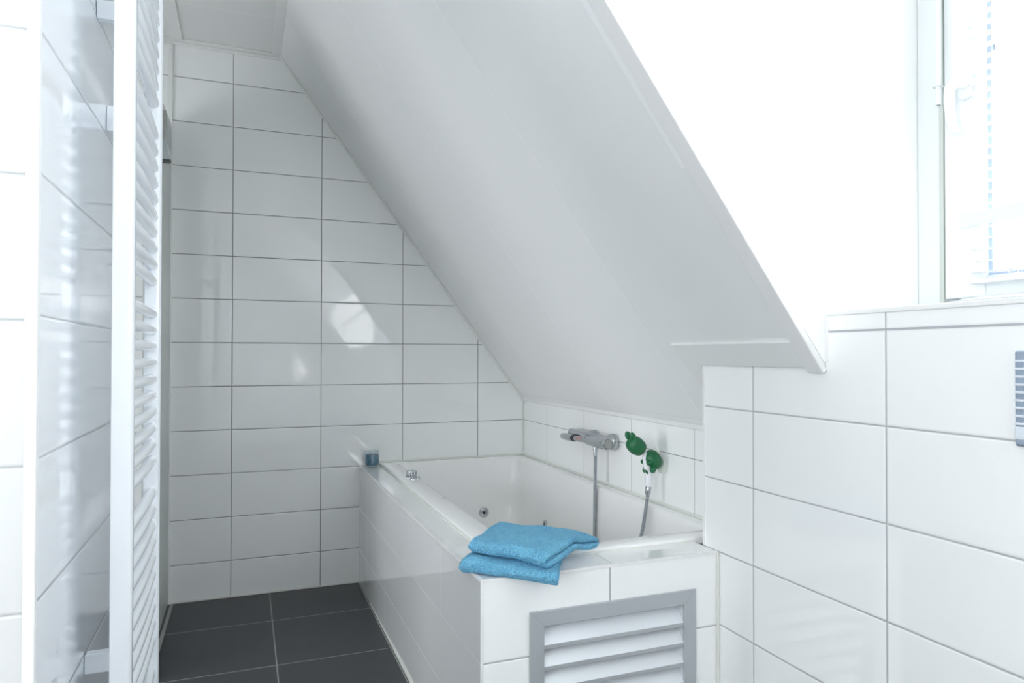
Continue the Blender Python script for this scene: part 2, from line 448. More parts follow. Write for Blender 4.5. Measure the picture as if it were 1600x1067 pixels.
# moulding on the slope round the end of the right wall
def on_slope(bm, pts, t):
    """pts: (x, y) on the slope, extruded t metres into the room"""
    an = math.atan(TS); nx, nz = -sin(an), -cos(an)
    up = [bm.verts.new((x, y, slope_z(x))) for x, y in pts]
    dn = [bm.verts.new((x + nx * t, y, slope_z(x) + nz * t)) for x, y in pts]
    n = len(pts); bm.faces.new(up); bm.faces.new(dn[::-1])
    for i in range(n): bm.faces.new((up[i], up[(i + 1) % n], dn[(i + 1) % n], dn[i]))
bm = bmesh.new(); on_slope(bm, [(1.181, 1.735), (1.226, 1.652), (1.226, YC + .046), (1.181, YC + .046)], .009); trim(bm, M_trimgrey, bevel=0.002)
bm = bmesh.new(); on_slope(bm, [(1.181, 1.735), (1.226, 1.652), (1.364, 1.652), (1.364, 1.70), (1.20, 1.735)], .005); trim(bm, M_trimgrey)
# edge profile of the dormer opening
bm = bmesh.new(); on_slope(bm, [(slope_x(DZ), YC - .004), (1.232, YC - .004), (1.232, YC + .045), (slope_x(DZ), YC + .045)], .016)
trim(bm, M_pvc, bevel=0.003)
# shower partition profile on the back wall and the silicone joints on the floor
bm = bmesh.new(); box(bm, -.331, -.311, YB - .014, YB - E, 0.0, CZ - .023); trim(bm, M_trimgrey, bevel=0.003)
bm = bmesh.new(); box(bm, -.31, .5345, YB - .006, YB - E, 0, .006); trim(bm, M_silicone)
bm = bmesh.new(); box(bm, .525, .5345, 1.585, YB - .0065, 0, .007); trim(bm, M_silicone)
# silicone bead of the corner by the bath and round it
bm = bmesh.new(); box(bm, XK - .007, XK - E, YB - .007, YB - E, .585, .868); trim(bm, M_silicone, bevel=0.003)
bm = bmesh.new(); box(bm, XN - .008, XN - E, 1.577, 1.584, 0, ZT + .002); trim(bm, M_silicone, bevel=0.003)
bm = bmesh.new(); box(bm, .527, .5345, YB - .006, YB - E, .007, ZT); trim(bm, M_silicone)

# ------------------------------------------------------------------ window of the dormer
def window(name, y0, y1, detail):
    """fixed frame and one sash between y0 < y1, in the plane XW"""
    w = bpy.data.objects.new(name, None); COL.objects.link(w); w['kind'] = 'structure'
    w.location = (XW, (y0 + y1) / 2, WIN_Z0)
    z0, z1 = WIN_Z0, WIN_Z1 + .02
    f = .076
    def ring(bm, ya, yb, za, zb, wd, xa, xb, wb=None):
        wb = wb or wd
        box(bm, xa, xb, ya, ya + wd, za, zb); box(bm, xa, xb, yb - wd, yb, za, zb)
        box(bm, xa, xb, ya + wd, yb - wd, za, za + wb); box(bm, xa, xb, ya + wd, yb - wd, zb - wd, zb)
    bm = bmesh.new(); ring(bm, y0, y1, z0, z1, f, XW, XW + .08, .03); part('window_frame', bm, M_upvc, w, bevel=0.003)
    sy0, sy1, sz0, sz1 = y0 + f + .003, y1 - f - .003, z0 + .033, z1 - f - .003
    bm = bmesh.new(); ring(bm, sy0, sy1, sz0, sz1, .094, XW - .014, XW + .05, .045)
    sash = part('sash', bm, M_upvc, w, bevel=0.003)
    gy0, gy1, gz0, gz1 = sy0 + .094, sy1 - .094, sz0 + .045, sz1 - .094
    bm = bmesh.new(); ring(bm, gy0, gy1, gz0, gz1, .009, XW - .004, XW + .045, .006); part('glazing_gasket', bm, M_gasket, w)
    bm = bmesh.new(); box(bm, XW + .018, XW + .024, gy0 + .002, gy1 - .002, gz0 + .002, gz1 - .002); part('pane', bm, M_pane, w)
    bm = bmesh.new(); box(bm, XW + .004, XW + .017, gy0 + .009, gy1 - .009, 1.780, 1.806); part('glazing_bar', bm, M_upvc, w, bevel=0.002)
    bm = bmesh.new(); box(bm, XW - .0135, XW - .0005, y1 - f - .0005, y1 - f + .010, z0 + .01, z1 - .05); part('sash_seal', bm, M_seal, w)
    if detail:
        # handle on the sash
        hy, hz, hx = 1.066, 1.722, XW - .014
        bm = bmesh.new()
        pr = []
        for k in range(32):
            a = 2 * pi * k / 32
            pr.append((hy + .015 * cos(a), hz + (.020 if sin(a) > 0 else -.020) + .015 * sin(a)))
        prism(bm, pr, 0, hx - .010, hx)
        h = part('rosette', bm, M_upvc, w, bevel=0.002)
        bm = bmesh.new(); tube(bm, catmull([(hx - .008, hy, hz), (hx - .030, hy + .001, hz + .001), (hx - .044, hy + .002, hz - .004), (hx - .050, hy + .004, hz - .02),
                                            (hx - .050, hy + .005, hz - .05), (hx - .045, hy + .004, hz - .09), (hx - .036, hy + .003, hz - .112)], 6),
                               [.0125] * 6 + [.0125] * 6 + [.012] * 6 + [.011] * 6 + [.0105] * 6 + [.010] * 7, 16)
        part('window_handle', bm, M_upvc, w, smooth=50)
    return w
window('window_1', .10, WIN_Y1, True)
window('window_2', WIN_Y0, .10, False)

def fill_window(name, axis, a, u0, u1, z0, z1):
    """an unseen framed window, added in an outer wall to let in fill light"""
    w = bpy.data.objects.new(name, None); COL.objects.link(w); w['kind'] = 'structure'
    um = (u0 + u1) / 2
    w.location = (a, um, z0) if axis == 0 else (um, a, z0)
    def b(bm, d0, d1, ua, ub, za, zb):
        if axis == 0: box(bm, a + d0, a + d1, ua, ub, za, zb)
        else: box(bm, ua, ub, a + d0, a + d1, za, zb)
    bm = bmesh.new()
    for p, q in ((u0, u0 + .06), (u1 - .06, u1)): b(bm, -.07, -.01, p, q, z0, z1)
    for p, q in ((z0, z0 + .06), (z1 - .06, z1)): b(bm, -.069, -.011, u0 + .06, u1 - .06, p, q)
    part('window_frame', bm, M_upvc, w)
    bm = bmesh.new(); b(bm, -.045, -.040, u0 + .05, u1 - .05, z0 + .05, z1 - .05); part('pane', bm, M_pane, w)
fill_window('fill_window_left', 0, XL, -1.60, .20, .80, 2.30)  # added behind the camera as fill for slope and right wall
fill_window('fill_window_niche', 0, XL, 1.45, 2.35, .22, 1.50)  # added low in the niche to brighten bath side and back wall
fill_window('fill_window_rear', 1, YR, -1.65, -1.30, 1.30, 2.10)  # added as fill towards the back wall and bath front

# ------------------------------------------------------------------ venetian blind on the first sash
bl = thing('venetian_blind', 'white venetian blind with thin open slats hanging in front of the dormer window glass', 'blind', (XW - .04, .62, 1.28))
by0, by1 = .20, 1.045
bxc = XW - .034
bm = bmesh.new(); box(bm, bxc - .013, bxc + .013, by0, by1, 2.215, 2.24); part('head_rail', bm, M_upvc, bl, bevel=0.003)
z = 1.294
slats = []
src = None
while z < 2.205:
    if src is None:
        bm = bmesh.new()
        prof = [(-.0125, 0), (-.006, .0014), (0, .0019), (.006, .0014), (.0125, 0), (.006, .0006), (0, .0011), (-.006, .0006)]
        prism(bm, [(bxc + p[0], z + p[1]) for p in prof], 1, by0, by1)
        src = part('slat', bm, M_upvc, bl, smooth=40); z_src = z
    else:
        c = src.copy(); COL.objects.link(c); c.parent = bl; c.location = (0, 0, z - z_src)
    z += .0245
bm = bmesh.new(); box(bm, bxc - .012, bxc + .012, by0, by1, 1.270, 1.279); part('bottom_rail', bm, M_upvc, bl, bevel=0.002)
for yy in (.30, .66, .955):
    bm = bmesh.new()
    for dx in (-.0133, .0133): box(bm, bxc + dx - .0006, bxc + dx + .0006, yy - .0006, yy + .0006, 1.275, 2.22)
    part('ladder_cord', bm, M_upvc, bl)
# control tube that hangs beside it, from the dormer's ceiling
wd = thing('blind_control_tube', 'white control tube with open dark end hanging beside the window handle', 'blind control tube', (1.49, 1.122, 1.69))
bm = bmesh.new(); lathe(bm, [(.0046, 0), (.0062, 0), (.0062, .60), (.0046, .60), (.0046, 0)], (1.49, 1.122, 1.692)); part('tube', bm, M_upvc, wd, smooth=40)
bm = bmesh.new(); lathe(bm, [(0, .004), (.0046, .004)], (1.49, 1.122, 1.692)); lathe(bm, [(0, .006), (.0046, .006)], (1.49, 1.122, 1.692)); part('bore', bm, M_dark, wd)
bm = bmesh.new(); tube(bm, [(1.49 + .012 * sin(t * pi / 8), 1.122 + .010 * cos(t * pi / 8) , 1.735) for t in range(17)], .0012, 8, caps=False); part('clip', bm, M_upvc, wd, smooth=60)
# flat pale bar across the window
gb = thing('window_bar', 'flat pale bar running level across the lower window sash', 'bar', (1.475, .6, 1.40))
bm = bmesh.new(); box(bm, 1.466, 1.470, .155, 1.058, 1.395, 1.425); part('flat_bar', bm, plain('pale bar', (0.66, 0.70, 0.73), 0.4), gb, bevel=0.001)
for yy in (.157, 1.0475):
    bm = bmesh.new(); box(bm, 1.470, XW - .0145, yy, yy + .010, 1.405, 1.419); part('bracket', bm, M_upvc, gb)

# ------------------------------------------------------------------ ceiling spots behind the camera (their reflections show on the left tiles)
M_lamp = emit('lamp glow', (1, 0.93, 0.84), 30)
for i, (x, y, place) in enumerate(((-1.02, -1.60, 'nearer the camera'), (-1.02, -1.93, 'nearer the rear wall'))):
    s = thing('ceiling_spotlight', 'round white recessed ceiling spotlight behind the camera, ' + place, 'spotlight', (x, y, CZ), 'recessed ceiling spotlights')
    bm = bmesh.new(); lathe(bm, [(.034, 0), (.045, 0), (.045, -.006), (.036, -.008), (.034, 0)], (x, y, CZ)); part('ring', bm, M_pvc, s, smooth=40)
    bm = bmesh.new(); lathe(bm, [(0, -.004), (.034, -.004)], (x, y, CZ)); part('bulb', bm, M_lamp, s)

# ------------------------------------------------------------------ towel radiator on the pier
RX = -.190
rad = thing('towel_radiator', 'tall white towel radiator with many curved horizontal bars on the left tiled pier', 'radiator', (RX, 1.5, .36))
RZ0, RZ1 = .34, 2.02
YA, YBB = 1.300, 1.690
for y0, y1 in ((YA - .001, YA + .033), (YBB - .002, YBB + .032)):
    bm = bmesh.new()
    # D-shaped upright: flat towards the wall, rounded into the room
    prf = [(RX - .017, y0), (RX + .006, y0), (RX + .0115, y0 + .002), (RX + .0145, y0 + .008), (RX + .0145, y1 - .008), (RX + .0115, y1 - .002), (RX + .006, y1), (RX - .017, y1)]
    prism(bm, prf, 2, RZ0, RZ1); part('upright', bm, M_enamel, rad, bevel=0.0015, smooth=40)
bars = []
dzb = .0355
zc = EYE + (553.0 - 489.0) * 1.50 / 1075.56     # tip of the first bar of the eye-level group
def group_down(ztop): return [ztop - k * dzb for k in range(10)]
ztops = [zc + 2 * dzb * 1.0 + 9 * dzb + 2 * dzb + 9 * dzb, zc + 2 * dzb + 9 * dzb, zc, zc - 11 * dzb, zc - 22 * dzb]
allz = [z for zt in ztops for z in group_down(zt) if RZ0 + .02 < z < RZ1 - .02]
def bar_path(z):
    pts = []
    for k in range(17):
        t = k / 16
        pts.append((RX - .001 + .003 * sin(pi * t), YA + .030 + (YBB - YA - .028) * t, z))
    return pts
src = None
for z in allz:
    if src is None:
        bm = bmesh.new(); tube(bm, bar_path(z), .0108, 20); src = part('bar', bm, M_enamel, rad, smooth=60); zs = z
    else:
        c = src.copy(); COL.objects.link(c); c.parent = rad; c.location = (0, 0, z - zs)
for z, yy, h in ((1.775, 1.515, .018), (1.60, 1.625, .026), (.552, 1.455, .018)):
    bm = bmesh.new(); box(bm, XP + E, RX - .0105, yy - .011, yy + .011, z - h, z + h); part('bracket', bm, M_enamel, rad, bevel=0.003)
for yy in (YA + .016, YBB + .015):
    bm = bmesh.new(); lathe(bm, [(.0, 0), (.013, 0), (.013, -.05), (.010, -.055), (.010, -RZ0)], (RX, yy, RZ0)); part('feed_pipe', bm, M_chrome, rad, smooth=40)

# ------------------------------------------------------------------ shower partition panel and its bracket
sp = thing('shower_screen', 'tall pale shower screen edge between the radiator and the tiled back wall', 'shower screen', (-.318, 3.1, 0))
bm = bmesh.new()
pts = [(2.62, .004), (YB - .016, .004)]
pts += [(YB - .016, 2.10), (YB - .020, 2.128), (YB - .034, 2.143), (YB - .06, 2.146), (3.05, 2.128), (2.95, 2.120), (2.62, 2.10)]
prism(bm, pts, 0, -.326, -.316); part('panel', bm, M_frost, sp, bevel=0.001)
bm = bmesh.new(); box(bm, -.329, -.3105, YB - .024, YB - .0145, .004, 2.10); part('wall_profile', bm, M_trimgrey, sp, bevel=0.002)
hk = thing('shower_bracket', 'satin grey metal bracket clamped on the shower screen beside the radiator', 'bracket', (-.312, 3.1, 2.0))
bm = bmesh.new(); box(bm, -.3155, -.296, 3.005, 3.03, 1.955, 2.075); part('upright', bm, M_satin, hk, bevel=0.005)
bm = bmesh.new(); prism(bm, [(-.3155, 1.9545), (-.297, 1.9545), (-.278, 1.885), (-.280, 1.8785), (-.3155, 1.8785)], 1, 2.995, 3.03); part('cup', bm, plain('pale steel', (0.52, 0.57, 0.58), 0.3, metal=0.3), hk, bevel=0.003)
bm = bmesh.new(); prism(bm, [(-.3155, 1.871), (-.283, 1.871), (-.277, 1.8785), (-.3155, 1.8782)], 1, 2.993, 3.032); part('lower_rim', bm, plain('dark steel', (0.10, 0.105, 0.10), 0.35, metal=0.6), hk, bevel=0.001)

# ------------------------------------------------------------------ bath surround
bs = thing('bath_surround', 'white tiled bath surround with tiled ledge between radiator side and right wall', 'bath surround', (.9, 2.5, 0))
BX, BY = .535, 1.585
bm = bmesh.new(); prism(bm, [(BX, BY), (.62, BY), (.62, YB - E), (BX - .012, YB - E)], 2, 0.0, ZT)
# slightly out of square, as in the room: the near corner stands a little further right
o = part('side_panel', bm, [M_side, M_front, M_ledge_s], bs)
by_normal(o, lambda n: 2 if n.z > .5 else (0 if abs(n.x) > .5 else 1))
VX0, VX1, VZ0, VZ1 = .690, 1.118, .045, .445    # hole behind the grille
bm = bmesh.new()
box(bm, .62, VX0, BY, 1.693, 0, ZT); box(bm, VX1, XN - E, BY, 1.693, 0, ZT)
box(bm, VX0, VX1, BY, 1.693, VZ1, ZT); box(bm, VX0, VX1, BY, 1.693, 0, VZ0)
o = part('front_panel', bm, [M_front, M_side, M_ledge_f], bs)
by_normal(o, lambda n: 2 if n.z > .5 else (1 if abs(n.x) > .5 else 0))
bm = bmesh.new()
box(bm, BX - .002, BX + .005, BY - .002, BY + .005, 0, ZT)
part('corner_profile', bm, M_pvc, bs, bevel=0.0015)
bm = bmesh.new()
vs = prism(bm, [(BX - .0135, YB - .001), (BX - .0025, BY - .0025), (XN - .001, BY - .0025), (XN - .001, BY + .006), (BX + .006, BY + .006), (BX - .006, YB - .001)], 2, ZT - .0065, ZT + .0015)
part('ledge_profile', bm, M_pvc, bs, bevel=0.001)

# ------------------------------------------------------------------ bathtub
tb = thing('bathtub', 'white acrylic whirlpool bathtub set into the tiled surround under the slope', 'bathtub', (1.0, 2.5, .1))
def rrect(x0, x1, y0, y1, r, z, n=8):
    out = []
    for cx, cy, a0 in ((x1 - r, y1 - r, 0), (x0 + r, y1 - r, 90), (x0 + r, y0 + r, 180), (x1 - r, y0 + r, 270)):
        for k in range(n + 1):
            a = radians(a0 + 90 * k / n); out.append((cx + r * cos(a), cy + r * sin(a), z))
    return out
TX0, TX1, TY0, TY1 = .6205, XK - .001, 1.6945, YB - .001
loops = [
    rrect(TX0, TX1, TY0, TY1, .004, .560),
    rrect(TX0, TX1, TY0, TY1, .004, .577),
    rrect(TX0 + .003, TX1 - .003, TY0 + .003, TY1 - .003, .004, .5805),
    rrect(.700, 1.352, 1.757, 3.388, .045, .5805),
    rrect(.706, 1.346, 1.763, 3.382, .045, .576),
    rrect(.711, 1.341, 1.770, 3.377, .045, .562),
    rrect(.728, 1.333, 1.800, 3.368, .055, .40),
    rrect(.745, 1.322, 1.84, 3.358, .075, .24),
    rrect(.775, 1.300, 1.89, 3.325, .09, .165),
    rrect(.84, 1.24, 1.98, 3.25, .09, .135),
    rrect(1.0, 1.08, 2.4, 2.9, .03, .125),
]
bm = bmesh.new(); rings = [[bm.verts.new(p) for p in l] for l in loops]
for a, b in zip(rings, rings[1:]):
    n = len(a)
    for k in range(n): bm.faces.new((a[k], a[(k + 1) % n], b[(k + 1) % n], b[k]))
bm.faces.new(rings[-1])
part('tub_shell', bm, M_acryl, tb, smooth=50)
def jet(c, ax):
    bm = bmesh.new(); lathe(bm, [(.0, .001), (.006, .001), (.007, .004), (.013, .003), (.0135, .006), (.021, .006), (.025, .003), (.026, 0)], c, ax)
    j = part('jet_nozzle', bm, M_chrome, tb, smooth=40)
    off = Vector(c) + Vector(ax) * .0015
    bm = bmesh.new(); lathe(bm, [(0, 0.002), (.0058, 0.002), (.0058, 0)], off, ax)
    part('nozzle_bore', bm, M_dark, j)
jet((1.147, 3.3605, .304), (0, -1, .03))
jet((1.3265, 2.985, .310), (-1, 0, .05))
jet((1.3265, 2.15, .310), (-1, 0, .05))
# controls on the left rim
bm = bmesh.new()
prof = [(.0, .026), (.014, .026), (.021, .024), (.022, .018), (.020, .004), (.024, .002), (.025, 0)]
lathe(bm, prof, (.683, 2.99, .5805)); k = part('control_knob', bm, M_chrome, tb, smooth=40)
bm = bmesh.new()
for q in range(12):
    a = 2 * pi * q / 12
    c = Vector((.683 + .0212 * cos(a), 2.99 + .0212 * sin(a), .585)); tube(bm, [c, c + Vector((0, 0, .016))], .0022, 8)
part('grip_rib', bm, M_chrome, k, smooth=60)
bm = bmesh.new(); lathe(bm, [(0, .009), (.010, .009), (.012, .006), (.015, .004), (.016, 0)], (.672, 2.905, .5805)); part('air_button', bm, M_chrome, tb, smooth=40)
bm = bmesh.new(); lathe(bm, [(0, .008), (.009, .008), (.011, .006), (.014, .004), (.015, 0)], (.694, 2.925, .5805)); part('air_button', bm, M_chrome, tb, smooth=40)
bm = bmesh.new(); lathe(bm, [(0, .003), (.004, .003), (.006, 0)], (.693, 2.495, .5805)); part('level_sensor', bm, M_satin, tb, smooth=40)
bm = bmesh.new()   # silicone bead round the tub
box(bm, XK - .006, XK - .0005, TY0 + .02, YB - .006, .5805, .588); box(bm, .622, XK - .006, YB - .006, YB - .0005, .5805, .588)
part('sealant_bead', bm, M_silicone, tb)
bm = bmesh.new(); box(bm, .6170, .6215, 1.694, YB - .002, ZT - .002, ZT + .0045); box(bm, .6215, 1.2285, 1.6915, 1.6955, ZT - .002, ZT + .0045); part('sealant_bead', bm, M_silicone, tb)

# ------------------------------------------------------------------ ventilation grille
gr = thing('ventilation_grille', 'grey aluminium louvred access grille in the tiled front of the bath', 'grille', (.905, BY, .26))
GX0, GX1, GZ0, GZ1 = .660, 1.150, .010, .4755
w = .038
yf = BY - .008
def mitre(bm, pts, y0, y1): prism(bm, pts, 1, y0, y1)
bm = bmesh.new()
mitre(bm, [(GX0, GZ0), (GX0 + w, GZ0 + w), (GX0 + w, GZ1 - w), (GX0, GZ1)], yf, BY - E); part('frame', bm, M_alu, gr, bevel=0.0008)
bm = bmesh.new(); mitre(bm, [(GX0, GZ1), (GX0 + w, GZ1 - w), (GX1 - w, GZ1 - w), (GX1, GZ1)], yf, BY - E); part('frame', bm, M_alu, gr, bevel=0.0008)
bm = bmesh.new(); mitre(bm, [(GX1, GZ1), (GX1 - w, GZ1 - w), (GX1 - w, GZ0 + w), (GX1, GZ0)], yf, BY - E); part('frame', bm, M_alu, gr, bevel=0.0008)
bm = bmesh.new(); mitre(bm, [(GX1, GZ0), (GX1 - w, GZ0 + w), (GX0 + w, GZ0 + w), (GX0, GZ0)], yf, BY - E); part('frame', bm, M_alu, gr, bevel=0.0008)
bm = bmesh.new()
xi0, xi1, zi0, zi1 = GX0 + w, GX1 - w, GZ0 + w, GZ1 - w
box(bm, xi0 - .006, xi0 - .0005, yf + .001, BY + .05, zi0, zi1); box(bm, xi1 + .0005, xi1 + .005, yf + .001, BY + .05, zi0, zi1)
box(bm, xi0, xi1, yf + .001, BY + .05, zi1 + .0005, zi1 + .006); part('inner_frame', bm, M_alu_l, gr)
z = .3795
while z > .06:
    bm = bmesh.new()
    # a blade that rises backwards, with a short upright lip in front
    prism(bm, [(yf + .003, z - .0005), (yf + .003, z + .0095), (yf + .044, z + .056), (yf + .0455, z + .0545), (yf + .006, z + .0085), (yf + .0055, z - .0005)], 0, xi0, xi1)
    o = part('louvre', bm, [M_alu_l, M_alu], gr)
    by_normal(o, lambda n: 1 if n.y < -.9 else 0)
    z -= .0537
bm = bmesh.new(); box(bm, xi0 - .006, xi1 + .005, BY + .055, BY + .057, zi0, zi1); part('backing_mesh', bm, M_dark, gr)

# ------------------------------------------------------------------ bath mixer
mx = thing('bath_mixer', 'chrome wall bath mixer with flat lever above the tub', 'tap', (XK, 2.52, .76))
mz, mxx = .764, 1.330
for yy in (2.445, 2.600):
    bm = bmesh.new(); lathe(bm, [(.033, 0), (.034, .006), (.032, .022), (.026, .030), (.017, .036), (.016, .066), (.0, .066)], (XK - E, yy, mz), (-1, 0, 0))
    part('wall_rosette', bm, M_chrome, mx, smooth=35)
bm = bmesh.new()
lathe(bm, [(.0, .002), (.0175, .002), (.0195, 0), (.0235, .004), (.0245, .02), (.024, .07), (.021, .12), (.0175, .160), (.0, .160)], (mxx, 2.390, mz), (0, 1, -.03))
part('mixer_body', bm, M_chrome, mx, smooth=40)
bm = bmesh.new(); lathe(bm, [(.0, -.0015), (.0172, -.0015), (.0172, .004)], (mxx, 2.390, mz), (0, 1, -.03)); part('end_cap', bm, M_satin, mx, smooth=40)
# the rear rail that joins the wall unions, flared at its far end
bm = bmesh.new(); lathe(bm, [(.0, 0), (.014, 0), (.017, .01), (.017, .22), (.019, .30), (.017, .345), (.010, .352), (.0, .352)], (1.356, 2.425, .771), (0, 1, 0)); part('rear_rail', bm, M_chrome, mx, smooth=40)
# collar, thin neck, ring and grip of the far control
bm = bmesh.new(); lathe(bm, [(.0, 0), (.0165, 0), (.0172, .004), (.0165, .012), (.0, .012)], (mxx, 2.550, mz - .005), (0, 1, -.03)); lv = part('handle', bm, M_chrome, mx, smooth=40)
bm = bmesh.new(); lathe(bm, [(.0, 0), (.0120, 0), (.0125, .06), (.0115, .12), (.0, .12)], (mxx, 2.562, mz - .0055), (0, 1, -.03)); part('handle_neck', bm, M_chrome, lv, smooth=40)
bm = bmesh.new(); lathe(bm, [(.0118, 0), (.0145, .002), (.0145, .018), (.0118, .020)], (mxx, 2.678, mz - .009), (0, 1, -.03)); part('rubber_ring', bm, M_dark, lv, smooth=40)
bm = bmesh.new(); lathe(bm, [(.0, 0), (.0150, 0), (.0165, .01), (.0165, .07), (.0135, .105), (.006, .115), (.0, .116)], (mxx, 2.698, mz - .0096), (0, 1, -.03)); part('handle_grip', bm, M_chrome, lv, smooth=40)
bm = bmesh.new(); box(bm, mxx - .0135, mxx - .0115, 2.60, 2.65, mz - .007, mz + .001); part('temperature_mark', bm, plain('faded red mark', (.45, .22, .20), .3), lv)
bm = bmesh.new(); lathe(bm, [(.0, 0), (.0095, 0), (.0095, -.018), (.0075, -.020), (.0075, -.042), (.0, -.042)], (mxx, 2.495, mz - .019)); part('hose_connector', bm, M_chrome, mx, smooth=30)

# ------------------------------------------------------------------ hand shower, holder and hose
hs = thing('hand_shower', 'green frog shaped hand shower with white handle in a wall holder', 'hand shower', (1.33, 2.1, .70))
def blob(bm, c, r, axis_m=None, seg=24, rg=16, pw=1.0, mi=0):
    c = Vector(c); rings = []
    for i in range(rg + 1):
        ph = -pi / 2 + pi * i / rg
        ring = []
        for k in range(seg):
            th = 2 * pi * k / seg
            p = Vector((math.copysign(abs(cos(th)) ** pw, cos(th)) * cos(ph) ** pw if cos(ph) > 0 else 0,
                        math.copysign(abs(sin(th)) ** pw, sin(th)) * cos(ph) ** pw if cos(ph) > 0 else 0,
                        math.copysign(abs(sin(ph)) ** pw, sin(ph))))
            p = Vector((p.x * r[0], p.y * r[1], p.z * r[2]))
            if axis_m: p = axis_m @ p
            ring.append(bm.verts.new(c + p))
        rings.append(ring)
    for a, b in zip(rings, rings[1:]):
        for k in range(seg):
            f = bm.faces.new((a[k], a[(k + 1) % seg], b[(k + 1) % seg], b[k])); f.material_index = mi
    bmesh.ops.remove_doubles(bm, verts=bm.verts[:], dist=1e-5)
rot = Matrix.Rotation(radians(-38), 3, 'Y')
body_c, head_c = Vector((1.346, 2.098, .744)), Vector((1.280, 2.10, .796))
bm = bmesh.new(); blob(bm, head_c, (.030, .030, .036), Matrix.Rotation(radians(-50), 3, 'Y'), pw=.8); hd = part('head', bm, M_green, hs, smooth=80)
for dy in (-.016, .016):
    bm = bmesh.new(); blob(bm, head_c + Vector((-.020, dy + .004, .034)), (.0115, .009, .0165), Matrix.Rotation(radians(-25), 3, 'Y')); part('ear', bm, M_green, hd, smooth=80)
bm = bmesh.new(); blob(bm, body_c, (.029, .030, .036), rot, pw=.8); bd = part('body', bm, M_green, hs, smooth=80)
for dy in (-.020, .020):
    bm = bmesh.new(); tube(bm, catmull([body_c + Vector((-.004, dy, .008)), body_c + Vector((-.022, dy * 1.05, -.004)), body_c + Vector((-.034, dy * .75, -.010))], 6),
                           [.008] * 6 + [.0075] * 6 + [.006], 12); part('arm', bm, M_green, bd, smooth=60)
    bm = bmesh.new(); blob(bm, body_c + Vector((-.012, dy * 1.05, -.032)), (.012, .008, .012), rot); part('foot', bm, M_green, bd, smooth=80)
    bm = bmesh.new(); blob(bm, Vector((1.3175, 2.1 + dy * .4, .703)), (.004, .004, .010), rot); part('toe', bm, M_green, bd, smooth=80)
bm = bmesh.new(); tube(bm, catmull([(1.308, 2.10, .780), (1.318, 2.10, .757), (1.324, 2.10, .730), (1.331, 2.10, .695), (1.331, 2.10, .650)], 6),
                       [.010] * 6 + [.0125] * 6 + [.013] * 6 + [.0115] * 6 + [.0095], 20); part('handle', bm, M_whitepl, hs, smooth=50)
bm = bmesh.new(); lathe(bm, [(.0, 0), (.0085, 0), (.0105, -.004), (.0100, -.026), (.0078, -.032), (.0, -.032)], (1.331, 2.10, .652), (.12, 0, 1)); part('hose_nut', bm, M_chrome, hs, smooth=30)
hp = [(mxx, 2.495, .704), (mxx - .001, 2.495, .60), (mxx - .004, 2.494, .45), (mxx - .020, 2.47, .30), (1.25, 2.40, .20), (1.20, 2.30, .165), (1.215, 2.18, .20), (1.262, 2.12, .33),
      (1.296, 2.10, .46), (1.318, 2.10, .56), (1.3275, 2.10, .619)]
path = catmull(hp, 10)
# resample evenly so the ribs of the metal hose are regular
L = [0]
for a, b in zip(path, path[1:]): L.append(L[-1] + (b - a).length)
step = .0011; res = []; j = 0; s_ = 0
while s_ < L[-1]:
    while L[j + 1] < s_: j += 1
    t = (s_ - L[j]) / (L[j + 1] - L[j]); res.append(path[j].lerp(path[j + 1], t)); s_ += step
rad_ = [(.0048, .0070, .0078, .0070)[i % 4] for i in range(len(res))]
bm = bmesh.new(); tube(bm, res, rad_, 12); ho = obj('shower_hose', bm, M_chrome, smooth=70)
tag(ho, 'ribbed chrome shower hose looping through the tub from mixer to green hand shower', 'hose')
ho.data.transform(Matrix.Translation((-1.33, -2.3, -.165))); ho.location = (1.33, 2.3, .165)

sh = thing('shower_holder', 'clear plastic wall holder behind the green hand shower', 'holder', (XK, 2.1, .74))
bm = bmesh.new(); lathe(bm, [(.0, .011), (.012, .011), (.018, .007), (.026, .003), (.028, 0), (0, 0)], (XK - E, 2.112, .718), (-1, 0, 0)); part('suction_cup', bm, M_cup, sh, smooth=40)
bm = bmesh.new(); lathe(bm, [(.0, .011), (.012, .011), (.018, .007), (.023, .003), (.024, 0), (0, 0)], (XK - E, 2.145, .758), (-1, 0, 0)); part('suction_cup', bm, M_cup, sh, smooth=40)
bm = bmesh.new(); tube(bm, [(XK - .008, 2.108, .735), (XK - .020, 2.106, .738)], .010, 16); part('arm', bm, M_cup, sh, smooth=40)

# ------------------------------------------------------------------ candle jar
cj = thing('candle_jar', 'small blue candle in a clear glass jar on the far end of the bath ledge', 'candle', (.578, 3.368, ZT + .0016))
c0 = (.576, 3.370, ZT + .0016)
bm = bmesh.new(); lathe(bm, [(0, 0), (.026, 0), (.031, .004), (.0345, .016), (.0355, .045), (.0345, .078), (.0325, .080), (.0315, .078), (.0325, .045), (.0315, .018), (.028, .009), (0, .008)], c0, seg=40)
part('glass_jar', bm, M_jar, cj, smooth=40)
bm = bmesh.new(); lathe(bm, [(0, .010), (.027, .010), (.0312, .018), (.0322, .045), (.0318, .060), (.029, .058), (0, .057)], c0, seg=40); part('wax', bm, M_wax, cj, smooth=40)
bm = bmesh.new(); tube(bm, [(c0[0], c0[1], c0[2] + .056), (c0[0] + .001, c0[1], c0[2] + .068)], .0012, 8); part('wick', bm, M_whitepl, cj)

